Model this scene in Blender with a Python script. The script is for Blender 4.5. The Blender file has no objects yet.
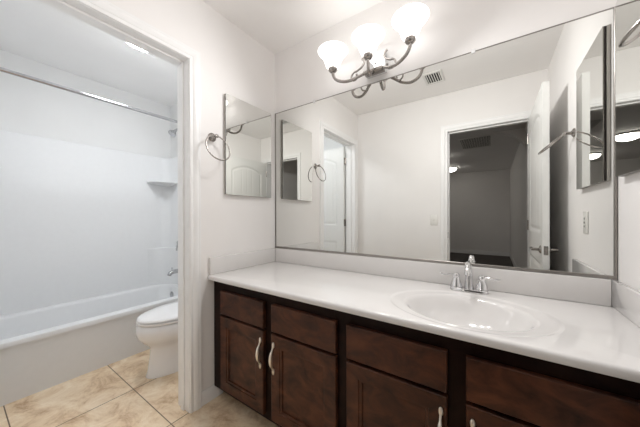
import bpy, bmesh, math, random
from mathutils import Vector, Matrix
PI = math.pi
random.seed(4)
scene = bpy.context.scene
C = scene.collection

# ------------------------------------------------------------------ camera
cam_data = bpy.data.cameras.new('camera')
cam_data.sensor_width = 36.0
cam_data.lens = 253.49 / 640 * 36.0
cam_data.shift_y = 3.13 / 640
cam_data.clip_start = 0.01
cam = bpy.data.objects.new('camera', cam_data)
C.objects.link(cam)
cam.location = (1.4453, -1.4855, 1.1345)
yaw, pitch, roll = math.radians(34.218), math.radians(-0.0944), math.radians(-0.1269)
cam.rotation_mode = 'QUATERNION'
cam.rotation_quaternion = (Matrix.Rotation(yaw, 4, 'Z') @ Matrix.Rotation(PI / 2 + pitch, 4, 'X')
                           @ Matrix.Rotation(roll, 4, 'Z')).to_quaternion()
scene.camera = cam

# ------------------------------------------------------------------ world, exposure, light levels
world = bpy.data.worlds.new('world')
scene.world = world
world.use_nodes = True
world.node_tree.nodes['Background'].inputs[0].default_value = (0.9, 0.95, 1, 1)
world.node_tree.nodes['Background'].inputs[1].default_value = 0.02
scene.view_settings.view_transform = 'Standard'
scene.view_settings.look = 'None'
scene.view_settings.gamma = 1.0
scene.view_settings.use_curve_mapping = False
scene.view_settings.exposure = 0.10
SHADE_POWER = 1.7        # glowing glass of the vanity light
TUB_LAMP_POWER = 52.0     # ceiling lamp over the tub room
HALL_LAMP_POWER = 12.5    # ceiling lamp in the bedroom behind the door
BULB_WATTS = (13.0, 12.0, 27.0)    # light each of the three bulbs throws into the room
BULB_TILT = (60, 60, 52)
BULB_TURN = (170, 180, 224)
try:
    scene.cycles.max_bounces = 16
    scene.cycles.diffuse_bounces = 8
    scene.cycles.glossy_bounces = 10
    scene.cycles.use_denoising = True
except Exception:
    pass

# ------------------------------------------------------------------ materials
def new_mat(name):
    m = bpy.data.materials.new(name)
    m.use_nodes = True
    nt = m.node_tree
    return m, nt, nt.nodes['Principled BSDF']

def node(nt, typ, **kw):
    n = nt.nodes.new(typ)
    for k, v in kw.items():
        setattr(n, k, v)
    return n

def plain(name, col, rough=0.5, metal=0.0, vary=0.03, scale=30.0, bump=0.0, bscale=200.0, coat=0.0, spec=0.5):
    m, nt, b = new_mat(name)
    tc = node(nt, 'ShaderNodeTexCoord')
    nz = node(nt, 'ShaderNodeTexNoise')
    nz.inputs['Scale'].default_value = scale
    nz.inputs['Detail'].default_value = 3
    nt.links.new(tc.outputs['Object'], nz.inputs['Vector'])
    rp = node(nt, 'ShaderNodeValToRGB')
    rp.color_ramp.elements[0].position = 0.3
    rp.color_ramp.elements[1].position = 0.7
    rp.color_ramp.elements[0].color = tuple(max(0, c * (1 - vary)) for c in col) + (1,)
    rp.color_ramp.elements[1].color = tuple(min(1, c * (1 + vary)) for c in col) + (1,)
    nt.links.new(nz.outputs['Fac'], rp.inputs['Fac'])
    nt.links.new(rp.outputs['Color'], b.inputs['Base Color'])
    b.inputs['Roughness'].default_value = rough
    b.inputs['Metallic'].default_value = metal
    b.inputs['Specular IOR Level'].default_value = spec
    b.inputs['Coat Weight'].default_value = coat
    b.inputs['Coat Roughness'].default_value = 0.08
    if bump > 0:
        n2 = node(nt, 'ShaderNodeTexNoise')
        n2.inputs['Scale'].default_value = bscale
        n2.inputs['Detail'].default_value = 2
        nt.links.new(tc.outputs['Object'], n2.inputs['Vector'])
        bp = node(nt, 'ShaderNodeBump')
        bp.inputs['Strength'].default_value = bump
        bp.inputs['Distance'].default_value = 0.002
        nt.links.new(n2.outputs['Fac'], bp.inputs['Height'])
        nt.links.new(bp.outputs['Normal'], b.inputs['Normal'])
    return m

def emit(name, col, strength, body=(0.9, 0.9, 0.88)):
    m, nt, b = new_mat(name)
    tc = node(nt, 'ShaderNodeTexCoord')
    nz = node(nt, 'ShaderNodeTexNoise')
    nz.inputs['Scale'].default_value = 8
    nt.links.new(tc.outputs['Object'], nz.inputs['Vector'])
    mp = node(nt, 'ShaderNodeMapRange')
    mp.inputs['To Min'].default_value = strength * 0.9
    mp.inputs['To Max'].default_value = strength * 1.1
    nt.links.new(nz.outputs['Fac'], mp.inputs['Value'])
    nt.links.new(mp.outputs['Result'], b.inputs['Emission Strength'])
    b.inputs['Emission Color'].default_value = col + (1,)
    b.inputs['Base Color'].default_value = body + (1,)
    b.inputs['Roughness'].default_value = 0.3
    return m

def wood(name, dark, light):
    m, nt, b = new_mat(name)
    tc = node(nt, 'ShaderNodeTexCoord')
    mp = node(nt, 'ShaderNodeMapping')
    mp.inputs['Scale'].default_value = (2.6, 5, 4.2)
    nt.links.new(tc.outputs['Object'], mp.inputs['Vector'])
    nz = node(nt, 'ShaderNodeTexNoise')
    nz.inputs['Scale'].default_value = 3.2
    nz.inputs['Detail'].default_value = 7
    nz.inputs['Roughness'].default_value = 0.62
    nz.inputs['Distortion'].default_value = 0.7
    nt.links.new(mp.outputs['Vector'], nz.inputs['Vector'])
    rp = node(nt, 'ShaderNodeValToRGB')
    rp.color_ramp.elements[0].position = 0.32
    rp.color_ramp.elements[1].position = 0.72
    rp.color_ramp.elements[0].color = dark + (1,)
    rp.color_ramp.elements[1].color = light + (1,)
    nt.links.new(nz.outputs['Fac'], rp.inputs['Fac'])
    nt.links.new(rp.outputs['Color'], b.inputs['Base Color'])
    b.inputs['Roughness'].default_value = 0.36
    b.inputs['Specular IOR Level'].default_value = 0.28
    return m

def tiles(name):
    m, nt, b = new_mat(name)
    tc = node(nt, 'ShaderNodeTexCoord')
    mp = node(nt, 'ShaderNodeMapping')
    mp.inputs['Location'].default_value = (0.007 + 2.988, 0.80 + 9.96, 0)
    nt.links.new(tc.outputs['Object'], mp.inputs['Vector'])
    br = node(nt, 'ShaderNodeTexBrick', offset=0.0, squash=1.0)
    br.inputs['Scale'].default_value = 1.0
    br.inputs['Brick Width'].default_value = 0.498
    br.inputs['Row Height'].default_value = 0.498
    br.inputs['Mortar Size'].default_value = 0.0028
    br.inputs['Mortar Smooth'].default_value = 0.1
    nt.links.new(mp.outputs['Vector'], br.inputs['Vector'])
    nz = node(nt, 'ShaderNodeTexNoise')
    nz.inputs['Scale'].default_value = 6.0
    nz.inputs['Detail'].default_value = 10
    nz.inputs['Roughness'].default_value = 0.74
    nz.inputs['Distortion'].default_value = 0.5
    nt.links.new(tc.outputs['Object'], nz.inputs['Vector'])
    rp = node(nt, 'ShaderNodeValToRGB')
    e = rp.color_ramp.elements
    e[0].position = 0.36; e[0].color = (0.50, 0.33, 0.20, 1)
    e[1].position = 0.64; e[1].color = (0.88, 0.75, 0.58, 1)
    k = rp.color_ramp.elements.new(0.48); k.color = (0.73, 0.565, 0.385, 1)
    nt.links.new(nz.outputs['Fac'], rp.inputs['Fac'])
    mx = node(nt, 'ShaderNodeMix', data_type='RGBA')
    mx.inputs['B'].default_value = (0.16, 0.115, 0.075, 1)
    nt.links.new(br.outputs['Fac'], mx.inputs['Factor'])
    nt.links.new(rp.outputs['Color'], mx.inputs['A'])
    nt.links.new(mx.outputs['Result'], b.inputs['Base Color'])
    bp = node(nt, 'ShaderNodeBump', invert=True)
    bp.inputs['Strength'].default_value = 0.5
    bp.inputs['Distance'].default_value = 0.003
    nt.links.new(br.outputs['Fac'], bp.inputs['Height'])
    nt.links.new(bp.outputs['Normal'], b.inputs['Normal'])
    b.inputs['Roughness'].default_value = 0.42
    return m

M_wall = plain('painted_wall', (0.86, 0.843, 0.832), 0.6, vary=0.012, scale=4, bump=0.12, bscale=90, spec=0.3)
M_wetwall = plain('painted_bath_wall', (0.765, 0.77, 0.77), 0.6, vary=0.012, scale=4, bump=0.10, bscale=90, spec=0.3)
M_wetceil = plain('bath_ceiling_paint', (0.90, 0.90, 0.90), 0.7, vary=0.012, scale=4, bump=0.15, bscale=70, spec=0.2)
M_ceil = plain('ceiling_paint', (0.89, 0.875, 0.865), 0.7, vary=0.012, scale=4, bump=0.15, bscale=70, spec=0.2)
M_trim = plain('white_trim_paint', (0.88, 0.88, 0.88), 0.35, vary=0.01)
M_door = plain('white_door_paint', (0.78, 0.78, 0.765), 0.4, vary=0.01)
M_tile = tiles('travertine_tile')
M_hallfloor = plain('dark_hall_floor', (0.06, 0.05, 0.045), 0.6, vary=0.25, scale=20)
M_marble = plain('cultured_marble', (0.75, 0.735, 0.725), 0.10, vary=0.015, scale=6, coat=0.4)
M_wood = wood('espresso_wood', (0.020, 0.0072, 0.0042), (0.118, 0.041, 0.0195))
M_shaded_frame = wood('espresso_frame_shaded', (0.008, 0.0035, 0.0028), (0.022, 0.009, 0.006))  # darker copy of the door wood, shade between the fronts put into its colour
M_shaded_frame.node_tree.nodes['Principled BSDF'].inputs['Specular IOR Level'].default_value = 0.10
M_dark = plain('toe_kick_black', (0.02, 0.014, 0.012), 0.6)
M_nickel = plain('brushed_nickel', (0.37, 0.345, 0.325), 0.24, metal=1.0, vary=0.05, scale=120)
M_pull = plain('satin_pull_metal', (0.88, 0.82, 0.74), 0.30, metal=1.0, vary=0.05, scale=120)
M_chrome = plain('chrome', (0.72, 0.72, 0.73), 0.07, metal=1.0, vary=0.02)
M_tubchrome = plain('polished_tub_metal', (0.50, 0.50, 0.51), 0.12, metal=1.0, vary=0.02)
M_mirror = plain('mirror_silver', (0.80, 0.805, 0.785), 0.0, metal=1.0, vary=0.0)
M_mframe = plain('mirror_channel_metal', (0.33, 0.31, 0.29), 0.35, metal=1.0)
M_cabside = plain('cabinet_edge_metal', (0.50, 0.48, 0.45), 0.35, metal=0.8)
M_clear = plain('clip_plastic', (0.8, 0.8, 0.8), 0.2)
M_fiber = plain('white_fiberglass', (0.76, 0.77, 0.78), 0.5, vary=0.008, spec=0.35)
M_china = plain('vitreous_china', (0.84, 0.835, 0.84), 0.08, vary=0.008, coat=0.5)
M_seat = plain('seat_plastic', (0.86, 0.855, 0.86), 0.2, vary=0.005)
M_plate = plain('white_switch_plastic', (0.84, 0.83, 0.80), 0.3, vary=0.005)
M_slot = plain('dark_slot', (0.03, 0.03, 0.03), 0.6)
M_grille = plain('grille_paint', (0.74, 0.73, 0.71), 0.45, vary=0.01)
M_duct = plain('duct_dark', (0.03, 0.03, 0.03), 0.9)
M_hallgrille = plain('hall_grille_paint', (0.88, 0.87, 0.85), 0.5, vary=0.02)
M_shade = emit('glowing_shade_glass', (1.0, 0.98, 0.97), SHADE_POWER)
M_tublamp = emit('glowing_tub_lamp', (0.95, 0.975, 1.0), TUB_LAMP_POWER)
M_halllamp = emit('glowing_hall_lamp', (1.0, 0.95, 0.88), HALL_LAMP_POWER)

# ------------------------------------------------------------------ mesh helpers
def box(bm, x0, x1, y0, y1, z0, z1, bev=0.0, seg=2):
    vs = [bm.verts.new((x, y, z)) for x in (x0, x1) for y in (y0, y1) for z in (z0, z1)]
    idx = [(0, 1, 3, 2), (4, 6, 7, 5), (0, 4, 5, 1), (2, 3, 7, 6), (0, 2, 6, 4), (1, 5, 7, 3)]
    fs = [bm.faces.new([vs[i] for i in f]) for f in idx]
    if bev > 0:
        es = list({e for f in fs for e in f.edges})
        bmesh.ops.bevel(bm, geom=es, offset=bev, segments=seg, affect='EDGES', profile=0.5)

def loft(bm, rings, close=True, cap0=False, cap1=False):
    vr = [[bm.verts.new(p) for p in r] for r in rings]
    n = len(vr[0])
    for a, b in zip(vr[:-1], vr[1:]):
        for i in range(n if close else n - 1):
            j = (i + 1) % n
            bm.faces.new((a[i], a[j], b[j], b[i]))
    if cap0: bm.faces.new(list(reversed(vr[0])))
    if cap1: bm.faces.new(vr[-1])
    return vr

def lathe(bm, prof, c=(0, 0, 0), axis='Z', n=32, cap0=True, cap1=True):
    rings = []
    for r, h in prof:
        ring = []
        for i in range(n):
            a = 2 * PI * i / n
            u, v = r * math.cos(a), r * math.sin(a)
            if axis == 'Z': p = (c[0] + u, c[1] + v, c[2] + h)
            elif axis == 'X': p = (c[0] + h, c[1] + u, c[2] + v)
            else: p = (c[0] + u, c[1] + h, c[2] + v)
            ring.append(p)
        rings.append(ring)
    loft(bm, rings, True, cap0, cap1)

def smooth_path(pts, k=8, closed=False):
    P = [Vector(p) for p in pts]
    n = len(P); out = []
    for i in range(n if closed else n - 1):
        if closed:
            p0, p1, p2, p3 = P[(i - 1) % n], P[i], P[(i + 1) % n], P[(i + 2) % n]
        else:
            p0, p1, p2, p3 = P[max(i - 1, 0)], P[i], P[i + 1], P[min(i + 2, n - 1)]
        for j in range(k):
            t = j / k
            out.append(0.5 * ((2 * p1) + (p2 - p0) * t + (2 * p0 - 5 * p1 + 4 * p2 - p3) * t * t
                              + (3 * p1 - p0 - 3 * p2 + p3) * t ** 3))
    if not closed: out.append(P[-1])
    return out

def tube(bm, pts, rad, n=12, closed=False, flat=1.0, up=None):
    P = [Vector(p) for p in pts]
    m = len(P)
    rr = rad if isinstance(rad, (list, tuple)) else [rad] * m
    if len(rr) != m:
        rr = [rr[int(round(i * (len(rr) - 1) / (m - 1)))] if len(rr) < 3 else
              (lambda t: rr[int(t)] * (1 - t % 1) + rr[min(int(t) + 1, len(rr) - 1)] * (t % 1))(i * (len(rr) - 1) / (m - 1))
              for i in range(m)]
    prev = Vector(up) if up else None
    rings = []
    for i in range(m):
        if closed: t = P[(i + 1) % m] - P[(i - 1) % m]
        else: t = P[min(i + 1, m - 1)] - P[max(i - 1, 0)]
        t.normalize()
        if prev is None:
            prev = Vector((0, 0, 1)) if abs(t.z) < 0.9 else Vector((1, 0, 0))
        u = (prev - t * prev.dot(t))
        if u.length < 1e-6: u = t.orthogonal()
        u.normalize(); prev = u
        w = t.cross(u)
        rings.append([P[i] + (u * math.cos(2 * PI * k / n) + w * math.sin(2 * PI * k / n) * flat) * rr[i] for k in range(n)])
    if closed:
        rings.append(rings[0])
        vr = [[bm.verts.new(p) for p in r] for r in rings[:-1]]
        vr.append(vr[0])
        for a, b in zip(vr[:-1], vr[1:]):
            for i in range(n):
                j = (i + 1) % n
                bm.faces.new((a[i], a[j], b[j], b[i]))
    else:
        loft(bm, rings, True, True, True)

def ellipsoid(bm, c, r, n=20):
    rings = []
    for i in range(1, n // 2):
        a = PI * i / (n // 2)
        rings.append([(c[0] + r[0] * math.sin(a) * math.cos(2 * PI * k / n),
                       c[1] + r[1] * math.sin(a) * math.sin(2 * PI * k / n),
                       c[2] - r[2] * math.cos(a)) for k in range(n)])
    loft(bm, rings, True, True, True)

def rrect(cx, cy, hx, hy, r, z, k=6):
    pts = []
    for (sx, sy, a0) in ((1, 1, 0), (-1, 1, PI / 2), (-1, -1, PI), (1, -1, 1.5 * PI)):
        for i in range(k + 1):
            a = a0 + (PI / 2) * i / k
            pts.append((cx + sx * (hx - r) + r * math.cos(a), cy + sy * (hy - r) + r * math.sin(a), z))
    return pts

def obj(name, bm, mat, parent=None, smooth=True, angle=40):
    bmesh.ops.recalc_face_normals(bm, faces=bm.faces)
    me = bpy.data.meshes.new(name)
    bm.to_mesh(me); bm.free()
    o = bpy.data.objects.new(name, me)
    C.objects.link(o)
    me.materials.append(mat)
    if smooth:
        for p in me.polygons: p.use_smooth = True
        me.set_sharp_from_angle(angle=math.radians(angle))
    if parent: o.parent = parent
    return o

def tag(o, label, cat=None, group=None, kind=None):
    o['label'] = label
    if cat: o['category'] = cat
    if group: o['group'] = group
    if kind: o['kind'] = kind
    return o

def thing(name, label, cat, loc=(0, 0, 0), rz=0, group=None):
    o = bpy.data.objects.new(name, None)
    C.objects.link(o)
    o.location = loc; o.rotation_euler = (0, 0, rz)
    o.empty_display_size = 0.05
    return tag(o, label, cat, group)

def struct(name, bm, mat, label, cat, smooth=True):
    return tag(obj(name, bm, mat, None, smooth), label, cat, None, 'structure')

def B(): return bmesh.new()

def dup(root, loc, rz, label):
    r = root.copy(); C.objects.link(r)
    r.location = loc; r.rotation_euler = (0, 0, rz); r['label'] = label
    for ch in list(root.children):
        c = ch.copy(); C.objects.link(c); c.parent = r
        for g in list(ch.children):
            d = g.copy(); C.objects.link(d); d.parent = c
    return r

# ------------------------------------------------------------------ dimensions
L, W, H = 1.8534, 1.5147, 2.4385
WT = 0.12                     # wall thickness
TX = -1.71                    # far wall of the tub room
HX0, HY = -1.3, -7.35         # bedroom extents
LY0, LY1, LZ = -1.420, -0.704, 2.040     # clear opening of the left doorway
BX0, BX1, BZ = 1.052, 1.722, 2.028       # clear opening of the back doorway
J = 0.018                     # jamb board

# ------------------------------------------------------------------ structure
bm = B(); box(bm, TX - WT, L + WT, -W - WT, WT, -0.10, 0.0)
struct('floor', bm, M_tile, 'beige travertine look tile floor with thin dark grout', 'floor')
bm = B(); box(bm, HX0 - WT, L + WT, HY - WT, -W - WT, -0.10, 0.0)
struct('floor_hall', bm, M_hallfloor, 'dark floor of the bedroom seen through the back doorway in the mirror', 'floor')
bm = B(); box(bm, -WT, L + WT, -W - WT, WT, H, H + 0.1)
struct('ceiling', bm, M_ceil, 'white painted ceiling above the vanity', 'ceiling')
bm = B(); box(bm, TX - WT, -WT, -W - WT, WT, H, H + 0.1)
struct('ceiling_tub', bm, M_wetceil, 'white ceiling over the tub room', 'ceiling')
bm = B(); box(bm, HX0 - WT, L + WT, HY - WT, -W - WT, H, H + 0.1)
struct('ceiling_hall', bm, M_ceil, 'bedroom ceiling seen through the back doorway in the mirror', 'ceiling')
bm = B(); box(bm, -WT, L + WT, 0.005, WT, 0, H)
struct('wall_vanity', bm, M_wall, 'pale wall behind the large mirror and vanity', 'wall')
bm = B(); box(bm, TX - WT, -WT, 0.005, WT, 0, H)
struct('wall_faucet', bm, M_wetwall, 'tub room end wall carrying the shower head', 'wall')
bm = B(); box(bm, TX - WT, TX, -W - WT, 0.005, 0, H)
struct('wall_tub', bm, M_wetwall, 'long wall above the bathtub surround', 'wall')
bm = B(); box(bm, L, L + WT, -W, 0.005, 0, H)
struct('wall_right', bm, M_wall, 'right wall carrying the second medicine cabinet', 'wall')
# left wall with its doorway
bm = B()
box(bm, -WT, 0, LY1 + J, 0.005, 0, H)
box(bm, -WT, 0, -W, LY0 - J, 0, H)
box(bm, -WT, 0, LY0 - J, LY1 + J, LZ + J, H)
struct('wall_left', bm, M_wall, 'left wall with the doorway to the tub room', 'wall')
# back wall with its doorway
bm = B()
box(bm, -WT, BX0 - J, -W - WT, -W, 0, H)
box(bm, BX1 + J, L + WT, -W - WT, -W, 0, H)
box(bm, BX0 - J, BX1 + J, -W - WT, -W, BZ + J, H)
struct('wall_back', bm, M_wall, 'back wall with the bedroom doorway, seen in the mirror', 'wall')
bm = B(); box(bm, TX - WT, -WT, -W - WT, -W, 0, H)
struct('wall_tub_back', bm, M_wetwall, 'tub room back wall behind the open door', 'wall')
bm = B(); box(bm, HX0 - WT, L + WT, HY - WT, HY, 0, H)
struct('wall_hall_far', bm, M_wall, 'far bedroom wall seen through the back doorway', 'wall')
bm = B(); box(bm, L, L + WT, HY, -W - WT, 0, H)
struct('wall_hall_right', bm, M_wall, 'bedroom side wall seen past the open door', 'wall')
bm = B(); box(bm, HX0 - WT, HX0, HY, -W - WT, 0, H)
struct('wall_hall_left', bm, M_wall, 'bedroom side wall hidden beyond the doorway', 'wall')

bm = B()
arch = [(1.35, H), (1.439, 2.437), (1.52, 2.42), (1.605, 2.392), (1.67, 2.36), (1.727, 2.324), (1.77, 2.29), (1.81, 2.25), (1.835, 2.21), (L, 2.15), (L, H)]
loft(bm, [[(x, -3.34, z) for x, z in arch], [(x, -3.48, z) for x, z in arch]], True, True, True)
struct('trim_6', bm, M_wall, 'curved haunch of an arch in the bedroom, seen through the doorway', 'arch')
PROF = [(0, 0), (0, 0.009), (0.004, 0.011), (0.012, 0.0115), (0.017, 0.009), (0.022, 0.0125), (0.034, 0.0165),
        (0.044, 0.0175), (0.050, 0.015), (0.054, 0.0165), (0.0615, 0.0165), (0.0635, 0.013), (0.0635, 0)]
def casing(bm, a, b, t, plane, axis, sign):
    """mitred three-sided casing around an opening a..b, top t, standing off a wall plane"""
    prof = [(w - 0.004, d) for w, d in PROF]
    def P(u, d, z):
        return (plane + sign * d, u, z) if axis == 'X' else (u, plane + sign * d, z)
    rings = []
    a -= 0.001; b += 0.001
    rings.append([P(a - w, d, 0.0) for w, d in prof])
    rings.append([P(a - w, d, t + w) for w, d in prof])
    rings.append([P(b + w, d, t + w) for w, d in prof])
    rings.append([P(b + w, d, 0.0) for w, d in prof])
    loft(bm, rings, True, True, True)

# left doorway trim
bm = B(); casing(bm, LY0 - 0.006, LY1 + 0.006, LZ + 0.006, 0.0, 'X', 1)
struct('trim_1', bm, M_trim, 'white fluted casing around the tub room doorway', 'door trim')
bm = B(); casing(bm, LY0 - 0.006, LY1 + 0.006, LZ + 0.006, -WT, 'X', -1)
struct('trim_2', bm, M_trim, 'white casing on the tub side of the left doorway', 'door trim')
bm = B()
box(bm, -WT - 0.001, 0.001, LY1, LY1 + J, 0, LZ + J)
box(bm, -WT - 0.001, 0.001, LY0 - J, LY0, 0, LZ + J)
box(bm, -WT - 0.001, 0.001, LY0, LY1, LZ, LZ + J)
sx0, sx1 = -0.078, -0.044
box(bm, sx0, sx1, LY1 - 0.011, LY1, 0, LZ, 0.002, 1)
box(bm, sx0, sx1, LY0, LY0 + 0.011, 0, LZ, 0.002, 1)
box(bm, sx0, sx1, LY0 + 0.011, LY1 - 0.011, LZ - 0.011, LZ, 0.002, 1)
struct('trim_3', bm, M_trim, 'white jamb lining of the tub room doorway', 'door jamb', smooth=False)
# back doorway trim
bm = B(); casing(bm, BX0 - 0.006, BX1 + 0.006, BZ + 0.006, -W, 'Y', 1)
struct('trim_4', bm, M_trim, 'white casing around the bedroom doorway, seen in the mirror', 'door trim')
bm = B()
box(bm, BX0 - J, BX0, -W - WT, -W + 0.001, 0, BZ + J)
box(bm, BX1, BX1 + J, -W - WT, -W + 0.001, 0, BZ + J)
box(bm, BX0, BX1, -W - WT, -W + 0.001, BZ, BZ + J)
box(bm, BX0, BX0 + 0.011, -W - 0.075, -W - 0.04, 0, BZ)
box(bm, BX0 + 0.011, BX1, -W - 0.075, -W - 0.04, BZ - 0.011, BZ)
jt = struct('trim_5', bm, M_trim, 'white jamb lining of the bedroom doorway', 'door jamb', smooth=False)
bm = B(); box(bm, BX0 - 0.001, BX0 + 0.0015, -W - 0.03, -W - 0.002, 0.90, 0.958)
tag(obj('strike_plate', bm, M_nickel, jt, False), 'dark metal strike plate on the jamb')

def baseboard(name, p, q, n, label, h=0.083):
    """p..q along the wall foot, n = direction into the room"""
    prof = [(0, 0), (0.012, 0), (0.012, h * .60), (0.0105, h * .66), (0.012, h * .70), (0.009, h * .82), (0.008, h * .9), (0.004, h), (0, h)]
    bm = B()
    rings = [[(e[0] + n[0] * d, e[1] + n[1] * d, z) for d, z in prof] for e in (p, q)]
    loft(bm, rings, True, True, True)
    struct(name, bm, M_trim, label, 'baseboard')
baseboard('baseboard_left', (0, LY1 + 0.069), (0, -0.49), (1, 0), 'short white baseboard between the door casing and the vanity')
baseboard('baseboard_back', (0.015, -W), (BX0 - 0.07, -W), (0, 1), 'white baseboard along the back wall')
baseboard('baseboard_hall', (HX0, HY), (L, HY), (0, 1), 'white baseboard on the far bedroom wall', 0.11)
baseboard('baseboard_hall_right', (L, HY + 0.014), (L, -W - WT - 0.01), (-1, 0), 'white baseboard on the bedroom side wall', 0.11)
baseboard('baseboard_tub', (-WT, LY1 + 0.069), (-WT, 0.004), (-1, 0), 'white baseboard beside the toilet')

# ------------------------------------------------------------------ doors: two moulded panel leaves
def door_leaf(name, w, h, label):
    """local: hinge edge at x=0, leaf towards +x, faces at y=0 and y=-0.035, z 0.012.."""
    th = 0.035; mg = 0.105
    x0, x1 = mg, w - mg
    panels = [(x0, x1, 0.17, 0.80, 0.0), (x0, x1, 1.02, h - 0.20, 0.085)]
    def sd(x, z):
        best = -1; 
        for (a, b, c, d, arch) in panels:
            m = (a + b) / 2; hw = (b - a) / 2
            top = d + arch * (1 - ((x - m) / hw) ** 2) if abs(x - m) < hw else d
            s = min(x - a, b - x, z - c, (top - z) * (0.92 if arch else 1))
            best = max(best, s)
        return best
    def depth(x, z):
        s = sd(x, z)
        if s <= 0: return 0
        if s < 0.010: dd = 0.009 * s / 0.010
        elif s < 0.020: dd = 0.009
        elif s < 0.034: dd = 0.009 - 0.006 * (s - 0.020) / 0.014
        else:
            dd = 0.003
            g = (x - x0) / ((x1 - x0) / 6)
            if s > 0.04 and abs(g - round(g)) * ((x1 - x0) / 6) < 0.005: dd = 0.006
        return dd
    nx, nz = 72, 150
    bm = B()
    z0 = 0.012
    xs = [w * i / nx for i in range(nx + 1)]
    zs = [z0 + (h - z0) * j / nz for j in range(nz + 1)]
    F = [[bm.verts.new((x, -depth(x, z), z)) for x in xs] for z in zs]
    K = [[bm.verts.new((x, -th + depth(x, z), z)) for x in xs] for z in zs]
    for j in range(nz):
        for i in range(nx):
            bm.faces.new((F[j][i], F[j][i + 1], F[j + 1][i + 1], F[j + 1][i]))
            bm.faces.new((K[j][i], K[j + 1][i], K[j + 1][i + 1], K[j][i + 1]))
    for j in range(nz):
        bm.faces.new((F[j][0], F[j + 1][0], K[j + 1][0], K[j][0]))
        bm.faces.new((F[j][nx], K[j][nx], K[j + 1][nx], F[j + 1][nx]))
    for i in range(nx):
        bm.faces.new((F[0][i], K[0][i], K[0][i + 1], F[0][i + 1]))
        bm.faces.new((F[nz][i], F[nz][i + 1], K[nz][i + 1], K[nz][i]))
    o = struct(name, bm, M_door, label, 'door')
    # latch plate, levers and hinges
    hz = 0.905; hx = w - 0.062
    b2 = B(); box(b2, w - 0.001, w + 0.0015, -th + 0.006, -0.006, hz - 0.029, hz + 0.029)
    ellipsoid(b2, (w + 0.004, -th / 2, hz), (0.008, 0.006, 0.008), 12)
    obj('latch_plate', b2, M_nickel, o)
    for s in (1, -1):
        y0 = 0.0 if s > 0 else -th
        b2 = B()
        lathe(b2, [(0.026, 0), (0.027, s * 0.004), (0.020, s * 0.010), (0.010, s * 0.014), (0.009, s * 0.045), (0.0095, s * 0.050), (0.004, s * 0.053)],
              (hx, y0, hz), 'Y', 24)
        tube(b2, smooth_path([(hx, y0 + s * 0.045, hz), (hx - 0.03, y0 + s * 0.047, hz + 0.004),
                              (hx - 0.075, y0 + s * 0.042, hz + 0.002), (hx - 0.108, y0 + s * 0.046, hz - 0.004)], 6),
             [0.009, 0.008, 0.0065, 0.005], 12)
        obj('handle', b2, M_nickel, o)
    for z in (0.22, 1.05, h - 0.18):
        b2 = B(); tube(b2, [(-0.004, 0.004, z - 0.045), (-0.004, 0.004, z + 0.045)], 0.0065, 12)
        box(b2, -0.0015, 0.0005, -0.033, 0.002, z - 0.045, z + 0.045)
        obj('hinge', b2, M_nickel, o)
    return o

d1 = door_leaf('door_1', 0.775, 2.016, 'white arched panel door standing open beside the right wall, seen in the mirror')
d1.location = (BX1 - 0.003, -W + 0.012, 0)
d1.rotation_euler = (0, 0, math.radians(90.0))
d2 = door_leaf('door_2', 0.695, 2.026, 'white arched panel door opened into the tub room, seen in the mirror')
d2.location = (-WT - 0.014, LY0 + 0.003, 0)
d2.rotation_euler = (0, 0, math.radians(182.5))
d2.scale = (1, 1, 1)

# ------------------------------------------------------------------ vanity cabinet
van = thing('vanity_cabinet', 'long dark brown wooden vanity cabinet with four doors under the white countertop', 'cabinet', (0, 0, 0))
FY = -0.548
ZT = 0.745
bm = B()
box(bm, 0.004, L - 0.002, FY + 0.02, -0.001, 0.075, 0.60)        # carcass
box(bm, 0.004, L - 0.002, FY + 0.02, -0.53, 0.60, ZT)
XS = [(0.115, 0.447), (0.540, 0.882), (0.967, 1.304), (1.394, 1.738)]
ZS = [(0.075, 0.125), (0.527, 0.570), (0.673, ZT)]
# face frame: stiles and rails around the openings
ex = [0.004] + [v for p in XS for v in p] + [L - 0.002]
for i in range(0, len(ex), 2):
    box(bm, ex[i], ex[i + 1], FY, FY + 0.02, 0.075, ZT, 0.0015, 1)
for (a, b) in XS:
    for (c, d) in ZS:
        box(bm, a - 0.001, b + 0.001, FY + 0.0005, FY + 0.02, c, d)
obj('body', bm, M_shaded_frame, van, angle=30)
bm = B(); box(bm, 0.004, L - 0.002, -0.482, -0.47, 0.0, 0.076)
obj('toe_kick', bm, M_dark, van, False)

def front_panel(bm, x0, x1, z0, z1, frame, rec):
    yf, yb = FY - 0.0215, FY - 0.0012
    e = 0.003
    def R(a, y): return [(x0 + a, y, z0 + a), (x1 - a, y, z0 + a), (x1 - a, y, z1 - a), (x0 + a, y, z1 - a)]
    rings = [R(0, yb), R(0, yf + e), R(e * .4, yf + e * .4), R(e, yf)]
    if rec:
        rings += [R(frame, yf), R(frame + 0.002, yf + 0.004), R(frame + 0.012, yf + 0.0065), R(frame + 0.014, yf + 0.013), R(frame + 0.03, yf + 0.013)]
    loft(bm, rings, True, True, True)

def pull(parent, x, zc):
    b = B(); y = FY - 0.0215
    h = 0.062
    pts = smooth_path([(x, y - 0.004, zc + h), (x, y - 0.012, zc + h * .68), (x, y - 0.020, zc + h * .42), (x, y - 0.023, zc),
                       (x, y - 0.020, zc - h * .42), (x, y - 0.012, zc - h * .68), (x, y - 0.004, zc - h)], 6)
    tube(b, pts, [0.0042, 0.0042, 0.007, 0.009, 0.007, 0.0042, 0.0042], 12, up=(1, 0, 0))
    for s in (1, -1):
        ellipsoid(b, (x, y - 0.003, zc + s * (h + 0.004)), (0.0078, 0.006, 0.0155), 16)
    return obj('handle', b, M_pull, parent)

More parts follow.
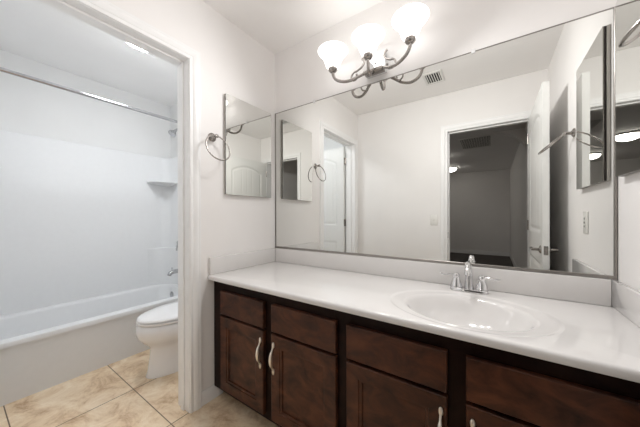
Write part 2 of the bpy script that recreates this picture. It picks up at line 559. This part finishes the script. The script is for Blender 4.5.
DX = [(0.098, 0.464), (0.522, 0.900), (0.949, 1.322), (1.376, 1.756)]
for k, (a, b_) in enumerate(DX):
    bm = B(); front_panel(bm, a, b_, 0.553, 0.690, 0, False)
    obj('drawer_front', bm, M_wood, van, angle=30)
    bm = B(); front_panel(bm, a, b_, 0.106, 0.540, 0.055, True)
    d = obj('door', bm, M_wood, van, angle=30)
    pull(d, b_ - 0.018 if k % 2 == 0 else a + 0.018, 0.424)

# ------------------------------------------------------------------ countertop with integral basin
CT = 0.775; CB = 0.746
X0, X1, Y0, Y1 = 0.002, L - 0.002, -0.589, -0.001
ctop = thing('countertop', 'glossy white cultured marble countertop with a moulded oval basin', 'countertop', (0, 0, 0))
bx, by = 1.352, -0.345
def ell(a, b, z, dy=0.0, n=96):
    return [(bx + a * math.cos(2 * PI * i / n), by + dy + b * math.sin(2 * PI * i / n), z) for i in range(n)]
def rect_ring(x0, x1, y0, y1, z, n=96):
    out = []
    corners = [math.atan2(yy - by, xx - bx) % (2 * PI) for xx in (x0, x1) for yy in (y0, y1)]
    angs = [2 * PI * i / n for i in range(n)]
    for c in corners:
        k = min(range(n), key=lambda i: abs(angs[i] - c)); angs[k] = c
    for a in angs:
        dx, dy = math.cos(a), math.sin(a)
        t = min([(x1 - bx) / dx if dx > 1e-9 else 1e9, (x0 - bx) / dx if dx < -1e-9 else 1e9,
                 (y1 - by) / dy if dy > 1e-9 else 1e9, (y0 - by) / dy if dy < -1e-9 else 1e9])
        out.append((bx + dx * t, by + dy * t, z))
    return out
bm = B()
rings = [rect_ring(X0, X1, Y0 + 0.012, Y1, CB),
         rect_ring(X0, X1, Y0 + 0.003, Y1, CB + 0.001), rect_ring(X0, X1, Y0, Y1, CB + 0.006),
         rect_ring(X0, X1, Y0, Y1, CT - 0.011), rect_ring(X0, X1, Y0 + 0.002, Y1, CT - 0.005),
         rect_ring(X0, X1, Y0 + 0.006, Y1, CT - 0.0015), rect_ring(X0, X1, Y0 + 0.012, Y1, CT)]
rings += [ell(0.290, 0.222, CT), ell(0.286, 0.218, CT - 0.0006), ell(0.279, 0.211, CT - 0.0036), ell(0.272, 0.204, CT - 0.0045),
          ell(0.235, 0.190, CT - 0.005), ell(0.228, 0.184, CT - 0.0055)]
loft(bm, rings, True)
slab = obj('slab', bm, M_marble, ctop, angle=50)
bm = B()
prof = [(0.228, 0.184, 0.0055), (0.222, 0.178, 0.007), (0.215, 0.172, 0.011), (0.207, 0.165, 0.02), (0.197, 0.156, 0.037), (0.182, 0.144, 0.062),
        (0.158, 0.125, 0.09), (0.120, 0.096, 0.112), (0.075, 0.06, 0.124), (0.022, 0.022, 0.130)]
loft(bm, [ell(a, b, CT - d) for a, b, d in prof], True, False, False)
basin = obj('basin', bm, M_marble, ctop, angle=80)
bm = B(); lathe(bm, [(0.024, 0), (0.024, 0.002), (0.018, 0.003), (0.012, 0.001)], (bx, by, CT - 0.131), 'Z', 24)
tag(obj('drain', bm, M_chrome, basin), 'chrome drain')
bm = B(); box(bm, 0.021, L - 0.021, -0.021, -0.0005, CT + 0.0005, 0.882, 0.004, 2)
obj('backsplash', bm, M_marble, ctop)
for xa, xb in ((0.0015, 0.021), (L - 0.021, L - 0.0015)):
    bm = B(); box(bm, xa, xb, -0.582, -0.0005, CT + 0.0005, 0.882, 0.004, 2)
    obj('side_splash', bm, M_marble, ctop)

# ------------------------------------------------------------------ faucet
fau = thing('faucet', 'chrome two handle faucet standing behind the oval basin', 'faucet', (1.352, -0.088, CT + 0.0005))
bm = B()
loft(bm, [rrect(0, 0, 0.080, 0.027, 0.026, 0), rrect(0, 0, 0.080, 0.027, 0.026, 0.008), rrect(0, 0, 0.076, 0.023, 0.022, 0.014)], True, True, True)
obj('base_plate', bm, M_chrome, fau)
bm = B()
tube(bm, smooth_path([(0, 0.006, 0.012), (0, 0.008, 0.06), (0, 0.004, 0.105), (0, -0.018, 0.132), (0, -0.055, 0.132), (0, -0.088, 0.112), (0, -0.098, 0.092)], 8),
     [0.021, 0.0165, 0.0135, 0.0125, 0.0115, 0.011, 0.0115], 20)
obj('spout', bm, M_chrome, fau)
bm = B(); tube(bm, [(0, 0.022, 0.01), (0, 0.024, 0.075)], 0.003, 8); ellipsoid(bm, (0, 0.024, 0.080), (0.006, 0.006, 0.008), 12)
obj('lift_rod', bm, M_chrome, fau)
for s in (-1, 1):
    bm = B()
    lathe(bm, [(0.027, 0.012), (0.027, 0.020), (0.0245, 0.026), (0.021, 0.040), (0.0155, 0.055), (0.0125, 0.061), (0.0155, 0.065), (0.0165, 0.071), (0.012, 0.079), (0.004, 0.082)], (s * 0.053, 0, 0), 'Z', 28)
    hd = obj('handle', bm, M_chrome, fau)
    bm = B()
    tube(bm, smooth_path([(s * 0.058, 0, 0.068), (s * 0.080, -0.004, 0.073), (s * 0.105, -0.008, 0.071), (s * 0.124, -0.010, 0.074)], 6),
         [0.0065, 0.0045, 0.0055, 0.0035], 12)
    obj('lever', bm, M_chrome, hd)

# ------------------------------------------------------------------ big mirror
mir = thing('vanity_mirror', 'large frameless mirror with thin metal bottom channel above the vanity backsplash', 'mirror', (0, 0, 0))
MX0, MX1, MZ0, MZ1 = 0.003, L - 0.004, 0.8835, 1.9581
bm = B(); box(bm, MX0, MX1, -0.001, 0.004, MZ0, MZ1)
obj('glass', bm, M_mirror, mir, False)
bm = B()
box(bm, MX0 - 0.001, MX1 + 0.001, -0.008, -0.0012, MZ0 - 0.001, MZ0 + 0.012, 0.001, 1)
box(bm, MX1 - 0.006, MX1 + 0.002, -0.007, -0.0012, MZ0 + 0.012, MZ1, 0.001, 1)
box(bm, MX0 - 0.001, MX0 + 0.005, -0.006, -0.0012, MZ0 + 0.012, MZ1, 0.001, 1)
box(bm, MX0, MX1, -0.0028, -0.0012, MZ1 - 0.003, MZ1 + 0.001)
obj('frame', bm, M_mframe, mir, False)
for x in (0.388, 1.367):
    bm = B(); box(bm, x - 0.009, x + 0.009, -0.006, 0.0045, MZ1 - 0.010, MZ1 + 0.012, 0.002, 2)
    obj('clip', bm, M_clear, mir)

# ------------------------------------------------------------------ medicine cabinets
def med_cabinet(label, loc, rz):
    """local: wall plane y=0, front towards -y, x across, z from bottom"""
    t = thing('medicine_cabinet', label, 'cabinet', loc, rz, 'mirrored medicine cabinets')
    w, h, d = 0.404, 0.652, 0.024
    b = B(); box(b, -w / 2, w / 2, -0.012, -0.0008, 0, h, 0.001, 1)
    obj('body', b, M_cabside, t, False)
    b = B(); box(b, -w / 2 + 0.0015, w / 2 - 0.0015, -d + 0.004, -0.0121, 0.0015, h - 0.0015)
    obj('gap_shade', b, M_dark, t, False)  # black strip standing in for the shade in the gap behind the door
    b = B()
    def R(a, y): return [(-w / 2 + a, y, a), (w / 2 - a, y, a), (w / 2 - a, y, h - a), (-w / 2 + a, y, h - a)]
    loft(b, [R(0, -d + 0.0039), R(0, -d)], True, True, True)
    obj('mirror_door', b, M_mirror, t, False)
    return t
mc = med_cabinet('frameless mirrored medicine cabinet on the left wall beside the doorway', (0, -0.270, 1.279), math.radians(90))
mc2 = dup(mc, (L, -0.270, 1.279), math.radians(-90), 'frameless mirrored medicine cabinet on the right wall at the photo\'s right edge')

# ------------------------------------------------------------------ towel rings
def towel_ring(label, loc, rz, tilt):
    t = thing('towel_ring', label, 'towel ring', loc, rz, 'towel rings beside the medicine cabinets')
    b = B()
    lathe(b, [(0.026, -0.0008), (0.027, -0.005), (0.022, -0.010), (0.012, -0.014), (0.009, -0.020), (0.0085, -0.040), (0.012, -0.044), (0.0125, -0.052), (0.006, -0.057)], (0, 0, 0), 'Y', 28)
    obj('post', b, M_nickel, t)
    b = B(); r = 0.080
    u = Vector((1, 0, 0)); v = Vector((0, -math.sin(tilt), -math.cos(tilt)))
    c = Vector((0, -0.048, -0.006)) + v * (r - 0.008)
    tube(b, [c + u * r * math.cos(2 * PI * i / 56) + v * r * math.sin(2 * PI * i / 56) for i in range(56)], 0.0042, 10, True)
    obj('ring', b, M_nickel, t)
    return t
tr = towel_ring('brushed nickel towel ring on the left wall next to the door casing', (0, -0.557, 1.627), math.radians(90), math.radians(16))
tr2 = towel_ring('brushed nickel towel ring on the right wall, seen only in the mirrors', (L, -0.630, 1.632), math.radians(-90), math.radians(50))

# ------------------------------------------------------------------ vanity light
vl = thing('vanity_light', 'three shade brushed nickel vanity light with scrolled arms above the mirror', 'wall light', (0.86, 0, 0))
bm = B()
def prect(a, y): return [(-0.062 + a, y, 1.995 + a), (0.062 - a, y, 1.995 + a), (0.062 - a, y, 2.125 - a), (-0.062 + a, y, 2.125 - a)]
loft(bm, [prect(0, 0.004), prect(0, -0.014), prect(0.006, -0.024), prect(0.016, -0.026)], True, True, True)
ellipsoid(bm, (0.0, -0.029, 2.06), (0.006, 0.006, 0.006), 12)
obj('backplate', bm, M_chrome, vl, angle=30)
bm = B()
box(bm, -0.062, 0.062, -0.075, -0.020, 1.990, 2.008, 0.006, 3)
obj('arm_mount', bm, M_nickel, vl)
SY, SB = -0.135, 2.045
for k, sx in enumerate((-0.234, 0.0, 0.234)):
    bm = B()
    if sx:
        s = 1 if sx > 0 else -1
        pts = smooth_path([(s * 0.055, -0.055, 2.002), (s * 0.085, -0.075, 1.985), (s * 0.125, -0.10, 1.962), (s * 0.17, -0.122, 1.958),
                           (s * 0.212, -0.133, 1.978), (s * 0.232, -0.135, 2.012), (s * 0.234, -0.135, 2.045)], 8)
    else:
        pts = smooth_path([(0, -0.055, 2.000), (0, -0.078, 1.972), (0, -0.105, 1.957), (0, -0.128, 1.975), (0, -0.135, 2.010), (0, -0.135, 2.045)], 8)
    tube(bm, pts, 0.0092, 14)
    obj('arm', bm, M_nickel, vl)
    bm = B()
    lathe(bm, [(0.010, -0.020), (0.020, -0.014), (0.027, -0.004), (0.028, 0.004), (0.026, 0.012), (0.020, 0.012)], (sx, SY, SB), 'Z', 28)
    obj('holder', bm, M_nickel, vl)
    bm = B()
    prof = [(0.024, 0.006), (0.034, 0.011), (0.042, 0.022), (0.048, 0.038), (0.054, 0.058), (0.064, 0.078), (0.078, 0.095), (0.089, 0.106), (0.093, 0.113),
            (0.091, 0.117), (0.087, 0.115), (0.075, 0.100), (0.060, 0.080), (0.050, 0.060), (0.044, 0.040), (0.038, 0.024), (0.020, 0.013)]
    lathe(bm, prof, (sx, SY, SB), 'Z', 48, True, True)
    sh = obj('shade', bm, M_shade, vl, angle=180)
    tag(sh, 'glowing white bell glass shade')
    bm = B(); lathe(bm, [(0.012, 0.014), (0.014, 0.025), (0.024, 0.048), (0.025, 0.062), (0.018, 0.078), (0.006, 0.083)], (sx, SY, SB), 'Z', 20)
    obj('bulb', bm, M_shade, sh)
    ld = bpy.data.lights.new('bulb_light', 'SPOT')
    ld.energy = BULB_WATTS[k]; ld.color = (1.0, 0.985, 0.975); ld.spot_size = math.radians(178); ld.spot_blend = 1.0; ld.shadow_soft_size = 0.05
    lo = bpy.data.objects.new('bulb_light', ld); C.objects.link(lo); lo.parent = vl
    lo.location = (sx, SY - 0.115, SB + 0.07)
    lo.rotation_euler = (math.radians(BULB_TILT[k]), 0, math.radians(BULB_TURN[k]))
for s in (-1, 1):
    bm = B()
    cx_, cz_ = s * 0.118, 2.000
    sp = [(s * 0.078, -0.040, 2.105), (s * 0.066, -0.044, 2.092), (s * 0.064, -0.048, 2.070), (s * 0.080, -0.055, 2.045), (s * 0.108, -0.064, 2.026)]
    for i in range(10):
        a = PI / 2 - 0.2 - i * (1.6 * PI) / 9
        r = 0.036 - 0.0026 * i
        sp.append((s * (0.108 + r * math.cos(a)), -0.068 - 0.002 * i, 1.990 + r * math.sin(a)))
    tube(bm, smooth_path(sp, 5), [0.0075, 0.006, 0.0055, 0.005, 0.007], 10)
    obj('scroll', bm, M_nickel, vl)

# ------------------------------------------------------------------ ceiling grilles and lamps
def vent(name, label, x0, x1, y0, y1, fm, nsl, along):
    t = thing(name, label, 'vent', ((x0 + x1) / 2, (y0 + y1) / 2, H))
    hx, hy = (x1 - x0) / 2, (y1 - y0) / 2
    b = B(); box(b, -hx + 0.02, hx - 0.02, -hy + 0.02, hy - 0.02, -0.003, -0.0006)
    obj('backing', b, M_duct, t, False)
    b = B(); f = 0.022
    box(b, -hx, hx, -hy, -hy + f, -0.009, -0.0006, 0.002, 1); box(b, -hx, hx, hy - f, hy, -0.009, -0.0006, 0.002, 1)
    box(b, -hx, -hx + f, -hy + f, hy - f, -0.009, -0.0006, 0.002, 1); box(b, hx - f, hx, -hy + f, hy - f, -0.009, -0.0006, 0.002, 1)
    obj('frame', b, fm, t)
    for i in range(nsl):
        u = -1 + 2 * (i + 0.5) / nsl
        b = B()
        if along == 'X':
            y = u * (hy - f); box(b, -hx + f, hx - f, y - 0.004, y + 0.004, -0.009, -0.003)
        else:
            x = u * (hx - f); box(b, x - 0.0035, x + 0.0035, -hy + f, hy - f, -0.0065, -0.0032)
        obj('slat', b, fm, t, False)
    return t
vent('ceiling_vent', 'small white slatted vent in the bathroom ceiling, seen at the mirror\'s top', 0.905, 1.072, -1.205, -0.985, M_grille, 6, 'Y')
t = vent('return_air_grille', 'large dark egg crate return grille in the bedroom ceiling, seen through the doorway', 0.96, 1.44, -4.20, -3.42, M_hallgrille, 12, 'Y')
for i in range(14):
    y = -0.39 + 0.022 + (0.78 - 0.044) * (i + 0.5) / 14
    b = B(); box(b, -0.218, 0.218, y - 0.004, y + 0.004, -0.0085, -0.0032)
    obj('slat', b, M_hallgrille, t, False)

def dome_lamp(label, x, y, r, mat, ring, deep=0.075):
    t = thing('ceiling_lamp', label, 'ceiling light', (x, y, H))
    b = B(); lathe(b, [(r, -0.0006), (r, -0.022), (r * 0.96, -0.028), (r * .9, -0.028)], (0, 0, 0), 'Z', 40)
    obj('base', b, ring, t)
    b = B()
    lathe(b, [(r * .93 * math.cos(a), -0.026 - deep * math.sin(a)) for a in [PI / 2 * i / 10 for i in range(10)]], (0, 0, 0), 'Z', 40)
    obj('glass_dome', b, mat, t, angle=180)
    return t
dome_lamp('round white ceiling lamp of the tub room, peeking past the doorway head', -0.640, -0.68, 0.155, M_tublamp, M_trim, 0.03)
dome_lamp('glowing dome lamp on the bedroom ceiling, seen through the doorway in the mirror', 0.50, -6.2, 0.17, M_halllamp, M_nickel, 0.085)
dome_lamp('larger looking glowing dome lamp reflected in the right medicine cabinet', 0.43, -4.62, 0.17, M_halllamp, M_nickel, 0.085)

# ------------------------------------------------------------------ switch and outlet
def wall_plate(name, label, loc, rz, kind):
    t = thing(name, label, 'switch' if kind == 's' else 'outlet', loc, rz)
    b = B(); box(b, -0.036, 0.036, -0.006, -0.0006, -0.058, 0.058, 0.003, 2)
    obj('cover_plate', b, M_plate, t)
    if kind == 's':
        b = B(); box(b, -0.006, 0.006, -0.008, -0.0061, -0.013, 0.013, 0.001, 1); box(b, -0.004, 0.004, -0.017, -0.007, -0.004, 0.009, 0.0015, 1)
        obj('toggle', b, M_plate, t)
    else:
        b = B(); box(b, -0.017, 0.017, -0.0085, -0.0061, -0.034, 0.034, 0.001, 1)
        rc = obj('receptacle', b, M_plate, t)
        for z in (-0.020, 0.020):
            b = B()
            box(b, -0.008, -0.005, -0.0092, -0.0086, z - 0.005, z + 0.006); box(b, 0.005, 0.008, -0.0092, -0.0086, z - 0.005, z + 0.006)
            obj('slots', b, M_slot, rc, False)
        b = B(); box(b, -0.007, 0.007, -0.0095, -0.0086, -0.005, 0.005)
        obj('test_buttons', b, M_slot, rc, False)
    return t
wall_plate('light_switch', 'white toggle light switch left of the bedroom doorway, in the mirror', (0.916, -W, 1.09), math.radians(180), 's')
wall_plate('wall_outlet', 'white wall outlet on the right wall below the medicine cabinet, seen in the mirror', (L, -0.40, 1.098), math.radians(-90), 'o')

# ------------------------------------------------------------------ bathtub and surround
AX = -0.97                     # apron
RZ = 0.378                     # rim height
SX, SYF, SYB = -1.665, -0.045, -W + 0.045
tub = thing('bathtub', 'white fiberglass bathtub with a flat apron beside the toilet', 'bathtub', (0, 0, 0))
tcx, tcy = (AX + TX) / 2, -W / 2
bm = B()
ox, oy = (AX - TX) / 2 - 0.002, W / 2 - 0.002
ix, iy = 0.262, 0.655
icx = tcx + 0.018
rings = [rrect(tcx, tcy, ox, oy, 0.004, 0.0), rrect(tcx, tcy, ox, oy, 0.004, RZ - 0.036), rrect(tcx, tcy, ox + 0.0, oy, 0.006, RZ - 0.034),
         rrect(tcx, tcy, ox, oy, 0.008, RZ - 0.006), rrect(tcx, tcy, ox - 0.003, oy - 0.001, 0.01, RZ - 0.001), rrect(tcx, tcy, ox - 0.008, oy - 0.004, 0.012, RZ),
         rrect(icx, tcy, ix + 0.012, iy + 0.012, 0.14, RZ), rrect(icx, tcy, ix + 0.004, iy + 0.004, 0.14, RZ - 0.004), rrect(icx, tcy, ix, iy, 0.14, RZ - 0.015),
         rrect(icx, tcy, ix - 0.025, iy - 0.03, 0.14, 0.20), rrect(icx, tcy, ix - 0.05, iy - 0.07, 0.13, 0.10), rrect(icx, tcy, ix - 0.09, iy - 0.12, 0.10, 0.07)]
loft(bm, rings, True, True, True)
# shift the apron face in under the rim: a small roll-over
for v in bm.verts:
    if v.co.x > AX - 0.01 and v.co.z < RZ - 0.0345: v.co.x -= 0.014
obj('basin', bm, M_fiber, tub, angle=50)
bm = B(); lathe(bm, [(0.036, 0), (0.036, -0.006), (0.03, -0.010), (0.012, -0.011)], (icx - 0.11, tcy + iy - 0.012, 0.285), 'Y', 28)
tag(obj('overflow_plate', bm, M_tubchrome, tub), 'round chrome overflow plate')

sur = thing('shower_surround', 'white fiberglass shower surround above the tub with corner shelves', 'shower surround', (0, 0, 0))
ST = 1.805
bm = B()
def upath(off, rad, z, xf):
    pts = [(xf, SYB + off, z)]
    k = 8
    cx1, cy1 = SX + off + rad, SYB + off + rad
    for i in range(k + 1):
        a = 1.5 * PI - (PI / 2) * i / k
        pts.append((cx1 + rad * math.cos(a), cy1 + rad * math.sin(a), z))
    cy2 = SYF - off - rad
    for i in range(k + 1):
        a = PI - (PI / 2) * i / k
        pts.append((cx1 + rad * math.cos(a), cy2 + rad * math.sin(a), z))
    pts.append((xf, SYF - off, z))
    return pts
def uout(z): 
    n = len(upath(0, 0.09, z, AX))
    base = upath(0, 0.09, z, AX)
    out = []
    for (x, y, zz) in base:
        yy = y
        if y > SYF - 0.0905 and x > SX + 0.0: yy = y
        out.append((x, y, zz))
    return out
o1 = [(x, y, z) for x, y, z in upath(-0.038, 0.10, ST - 0.02, AX)]
rings = [upath(0.0, 0.09, RZ + 0.0008, AX + 0.0), upath(0.0, 0.09, 0.765, AX), upath(-0.008, 0.09, 0.785, AX), upath(-0.008, 0.09, ST - 0.012, AX), upath(-0.013, 0.09, ST - 0.003, AX), upath(-0.020, 0.09, ST, AX),
         upath(-0.038, 0.09, ST, AX), upath(-0.038, 0.09, RZ + 0.0008, AX)]
rings.append(rings[0])
vr = [[bm.verts.new(p) for p in r] for r in rings[:-1]]
vr.append(vr[0])
for a, b_ in zip(vr[:-1], vr[1:]):
    for i in range(len(a) - 1):
        bm.faces.new((a[i], a[i + 1], b_[i + 1], b_[i]))
bm.faces.new([r[0] for r in vr[:-1]]); bm.faces.new([r[-1] for r in reversed(vr[:-1])])
obj('panel', bm, M_fiber, sur, angle=50)
def corner_shelf(sy, z, r, drop):
    b = B()
    yc = SYF + 0.004 if sy < 0 else SYB - 0.004
    xc = SX - 0.004
    n = 14
    def q(rr, zz): return [(xc, yc, zz)] + [(xc + rr * math.cos(PI / 2 * i / n), yc + sy * rr * math.sin(PI / 2 * i / n), zz) for i in range(n + 1)]
    loft(b, [q(r * 0.25, z - drop), q(r * 0.55, z - drop * 0.75), q(r * 0.85, z - drop * 0.4), q(r * 0.99, z - 0.010), q(r, z - 0.006), q(r * 0.99, z)], True, True, True)
    obj('corner_shelf', b, M_fiber, sur, angle=50)
def corner_ledge(sy, z, r):
    b = B()
    yc = SYF + 0.004 if sy < 0 else SYB - 0.004
    xc = SX - 0.004
    n = 14
    def q(rr, zz):
        return [(xc, yc, zz)] + [(xc + rr - rr * math.sin(PI / 2 * i / n), yc + sy * (rr - rr * math.cos(PI / 2 * i / n)), zz) for i in range(n + 1)]
    loft(b, [q(r, RZ + 0.001), q(r, z - 0.012), q(r - 0.003, z - 0.004), q(r - 0.010, z)], True, True, True)
    obj('corner_ledge', b, M_fiber, sur, angle=50)
for sy in (-1, 1):
    corner_shelf(sy, 1.515, 0.22, 0.035)
    corner_ledge(sy, 0.785, 0.26)

bm = B()
PX = -1.365
sp = thing('tub_spout', 'chrome tub spout on the end wall above the bathtub', 'tub spout', (PX, SYF - 0.002, 0.545))
tube(bm, smooth_path([(0, -0.0006, 0), (0, -0.04, 0.002), (0, -0.085, 0), (0, -0.118, -0.012), (0, -0.128, -0.034)], 6), [0.026, 0.024, 0.022, 0.021, 0.019], 20)
obj('spout', bm, M_tubchrome, sp)
bm = B(); tube(bm, [(0, -0.10, 0.018), (0, -0.10, 0.042)], 0.004, 10); ellipsoid(bm, (0, -0.10, 0.044), (0.007, 0.007, 0.006), 12)
obj('diverter_knob', bm, M_tubchrome, sp)
sv = thing('shower_valve', 'round chrome shower valve with lever above the tub spout', 'shower valve', (PX, SYF + 0.0075, 0.852))
bm = B(); lathe(bm, [(0.064, -0.0006), (0.064, -0.006), (0.054, -0.014), (0.03, -0.018)], (0, 0, 0), 'Y', 32); obj('escutcheon', bm, M_tubchrome, sv)
bm = B(); lathe(bm, [(0.024, -0.012), (0.022, -0.045), (0.015, -0.055)], (0, 0, 0), 'Y', 24)
tube(bm, smooth_path([(0, -0.045, 0), (0.0, -0.055, -0.035), (0.0, -0.06, -0.085)], 6), [0.010, 0.008, 0.006], 12)
obj('lever', bm, M_tubchrome, sv)
shd = thing('showerhead', 'chrome shower head on a bent arm high on the end wall', 'shower head', (PX, 0.005, 2.07))
bm = B(); lathe(bm, [(0.03, -0.0006), (0.03, -0.004), (0.014, -0.012)], (0, 0, 0), 'Y', 24)
tube(bm, smooth_path([(0, -0.004, 0), (0, -0.05, 0.012), (0, -0.090, 0.006), (0, -0.115, -0.018)], 6), 0.0095, 12)
obj('arm', bm, M_tubchrome, shd)
bm = B()
ax = Vector((0, -0.62, -0.78)); uu = Vector((1, 0, 0)); ww = ax.cross(uu)
rr = []
for r_, h_ in [(0.012, -0.012), (0.015, 0.004), (0.018, 0.012), (0.034, 0.032), (0.042, 0.048), (0.042, 0.056), (0.036, 0.058)]:
    rr.append([Vector((0, -0.115, -0.018)) + ax * h_ + (uu * math.cos(2 * PI * i / 28) + ww * math.sin(2 * PI * i / 28)) * r_ for i in range(28)])
loft(bm, rr, True, True, True)
obj('head', bm, M_tubchrome, shd)
rod = thing('shower_rod', 'straight chrome shower curtain rod spanning over the tub edge', 'shower rod', (AX + 0.01, 0, 2.008))
bm = B(); tube(bm, [(0, -W + 0.002, 0), (0, 0.003, 0)], 0.0125, 16); obj('rod', bm, M_tubchrome, rod)
for y, s in ((-W + 0.0006, 1), (0.0044, -1)):
    bm = B(); lathe(bm, [(0.032, 0), (0.032, s * 0.006), (0.018, s * 0.02)], (0, y, 0), 'Y', 24); obj('flange', bm, M_tubchrome, rod)

# ------------------------------------------------------------------ toilet (local: wall at y=0, front towards -y)
wc = thing('toilet', 'white china toilet with closed lid between the tub and the doorway wall', 'toilet', (-0.565, -0.012, 0))
def egg(yb, yf, hw, z, n=48, pw=1.0):
    """egg outline from back yb to front yf (yf < yb), half width hw"""
    out = []
    ym = yb + (yf - yb) * 0.42
    for i in range(n):
        a = 2 * PI * i / n
        x = hw * math.cos(a)
        s = math.sin(a)
        y = ym - (abs(s) ** pw) * (1 if s > 0 else -1) * ((ym - yf) if s > 0 else -(yb - ym)) * (1 if s > 0 else -1) if s > 0 else ym + abs(s) ** pw * (yb - ym)
        if s > 0: y = ym - (s ** pw) * (ym - yf)
        out.append((x, y, z))
    return out
bm = B()
loft(bm, [egg(-0.10, -0.690, 0.118, 0.0, pw=0.8), egg(-0.10, -0.690, 0.119, 0.010, pw=0.8), egg(-0.10, -0.682, 0.112, 0.03, pw=0.8), egg(-0.11, -0.668, 0.102, 0.12, pw=0.85), egg(-0.12, -0.662, 0.099, 0.185, pw=0.9),
          egg(-0.13, -0.672, 0.116, 0.215), egg(-0.15, -0.710, 0.160, 0.250), egg(-0.17, -0.742, 0.186, 0.295), egg(-0.19, -0.750, 0.193, 0.335), egg(-0.19, -0.744, 0.190, 0.368), egg(-0.19, -0.735, 0.184, 0.379), egg(-0.20, -0.715, 0.172, 0.382)], True, True, True)
box(bm, -0.13, 0.13, -0.25, -0.03, 0.10, 0.375, 0.03, 3)
obj('bowl', bm, M_china, wc, angle=60)
bm = B()
loft(bm, [egg(-0.205, -0.737, 0.184, 0.3850), egg(-0.205, -0.744, 0.190, 0.389), egg(-0.205, -0.744, 0.190, 0.398), egg(-0.205, -0.736, 0.183, 0.4015)], True, True, True)
obj('seat', bm, M_seat, wc, angle=60)
bm = B()
loft(bm, [egg(-0.205, -0.734, 0.181, 0.4060), egg(-0.205, -0.742, 0.189, 0.4095), egg(-0.205, -0.741, 0.188, 0.4185), egg(-0.21, -0.728, 0.177, 0.425), egg(-0.24, -0.65, 0.12, 0.4285)], True, True, True)
obj('lid', bm, M_seat, wc, angle=60)
bm = B()
tube(bm, [(-0.10, -0.205, 0.412), (0.10, -0.205, 0.412)], 0.012, 12)
obj('seat_hinge', bm, M_seat, wc)
bm = B()
loft(bm, [rrect(0, -0.115, 0.19, 0.085, 0.04, 0.380), rrect(0, -0.115, 0.195, 0.09, 0.04, 0.40), rrect(0, -0.115, 0.21, 0.10, 0.04, 0.70)], True, True, True)
tk = obj('tank', bm, M_china, wc)
bm = B()
loft(bm, [rrect(0, -0.115, 0.215, 0.104, 0.04, 0.7005), rrect(0, -0.115, 0.218, 0.107, 0.04, 0.706), rrect(0, -0.115, 0.218, 0.107, 0.04, 0.725), rrect(0, -0.115, 0.208, 0.097, 0.035, 0.735)], True, True, True)
obj('tank_lid', bm, M_china, wc)
bm = B(); tube(bm, [(-0.16, -0.215, 0.65), (-0.16, -0.232, 0.65), (-0.10, -0.236, 0.645)], 0.006, 10)
obj('flush_lever', bm, M_chrome, tk)
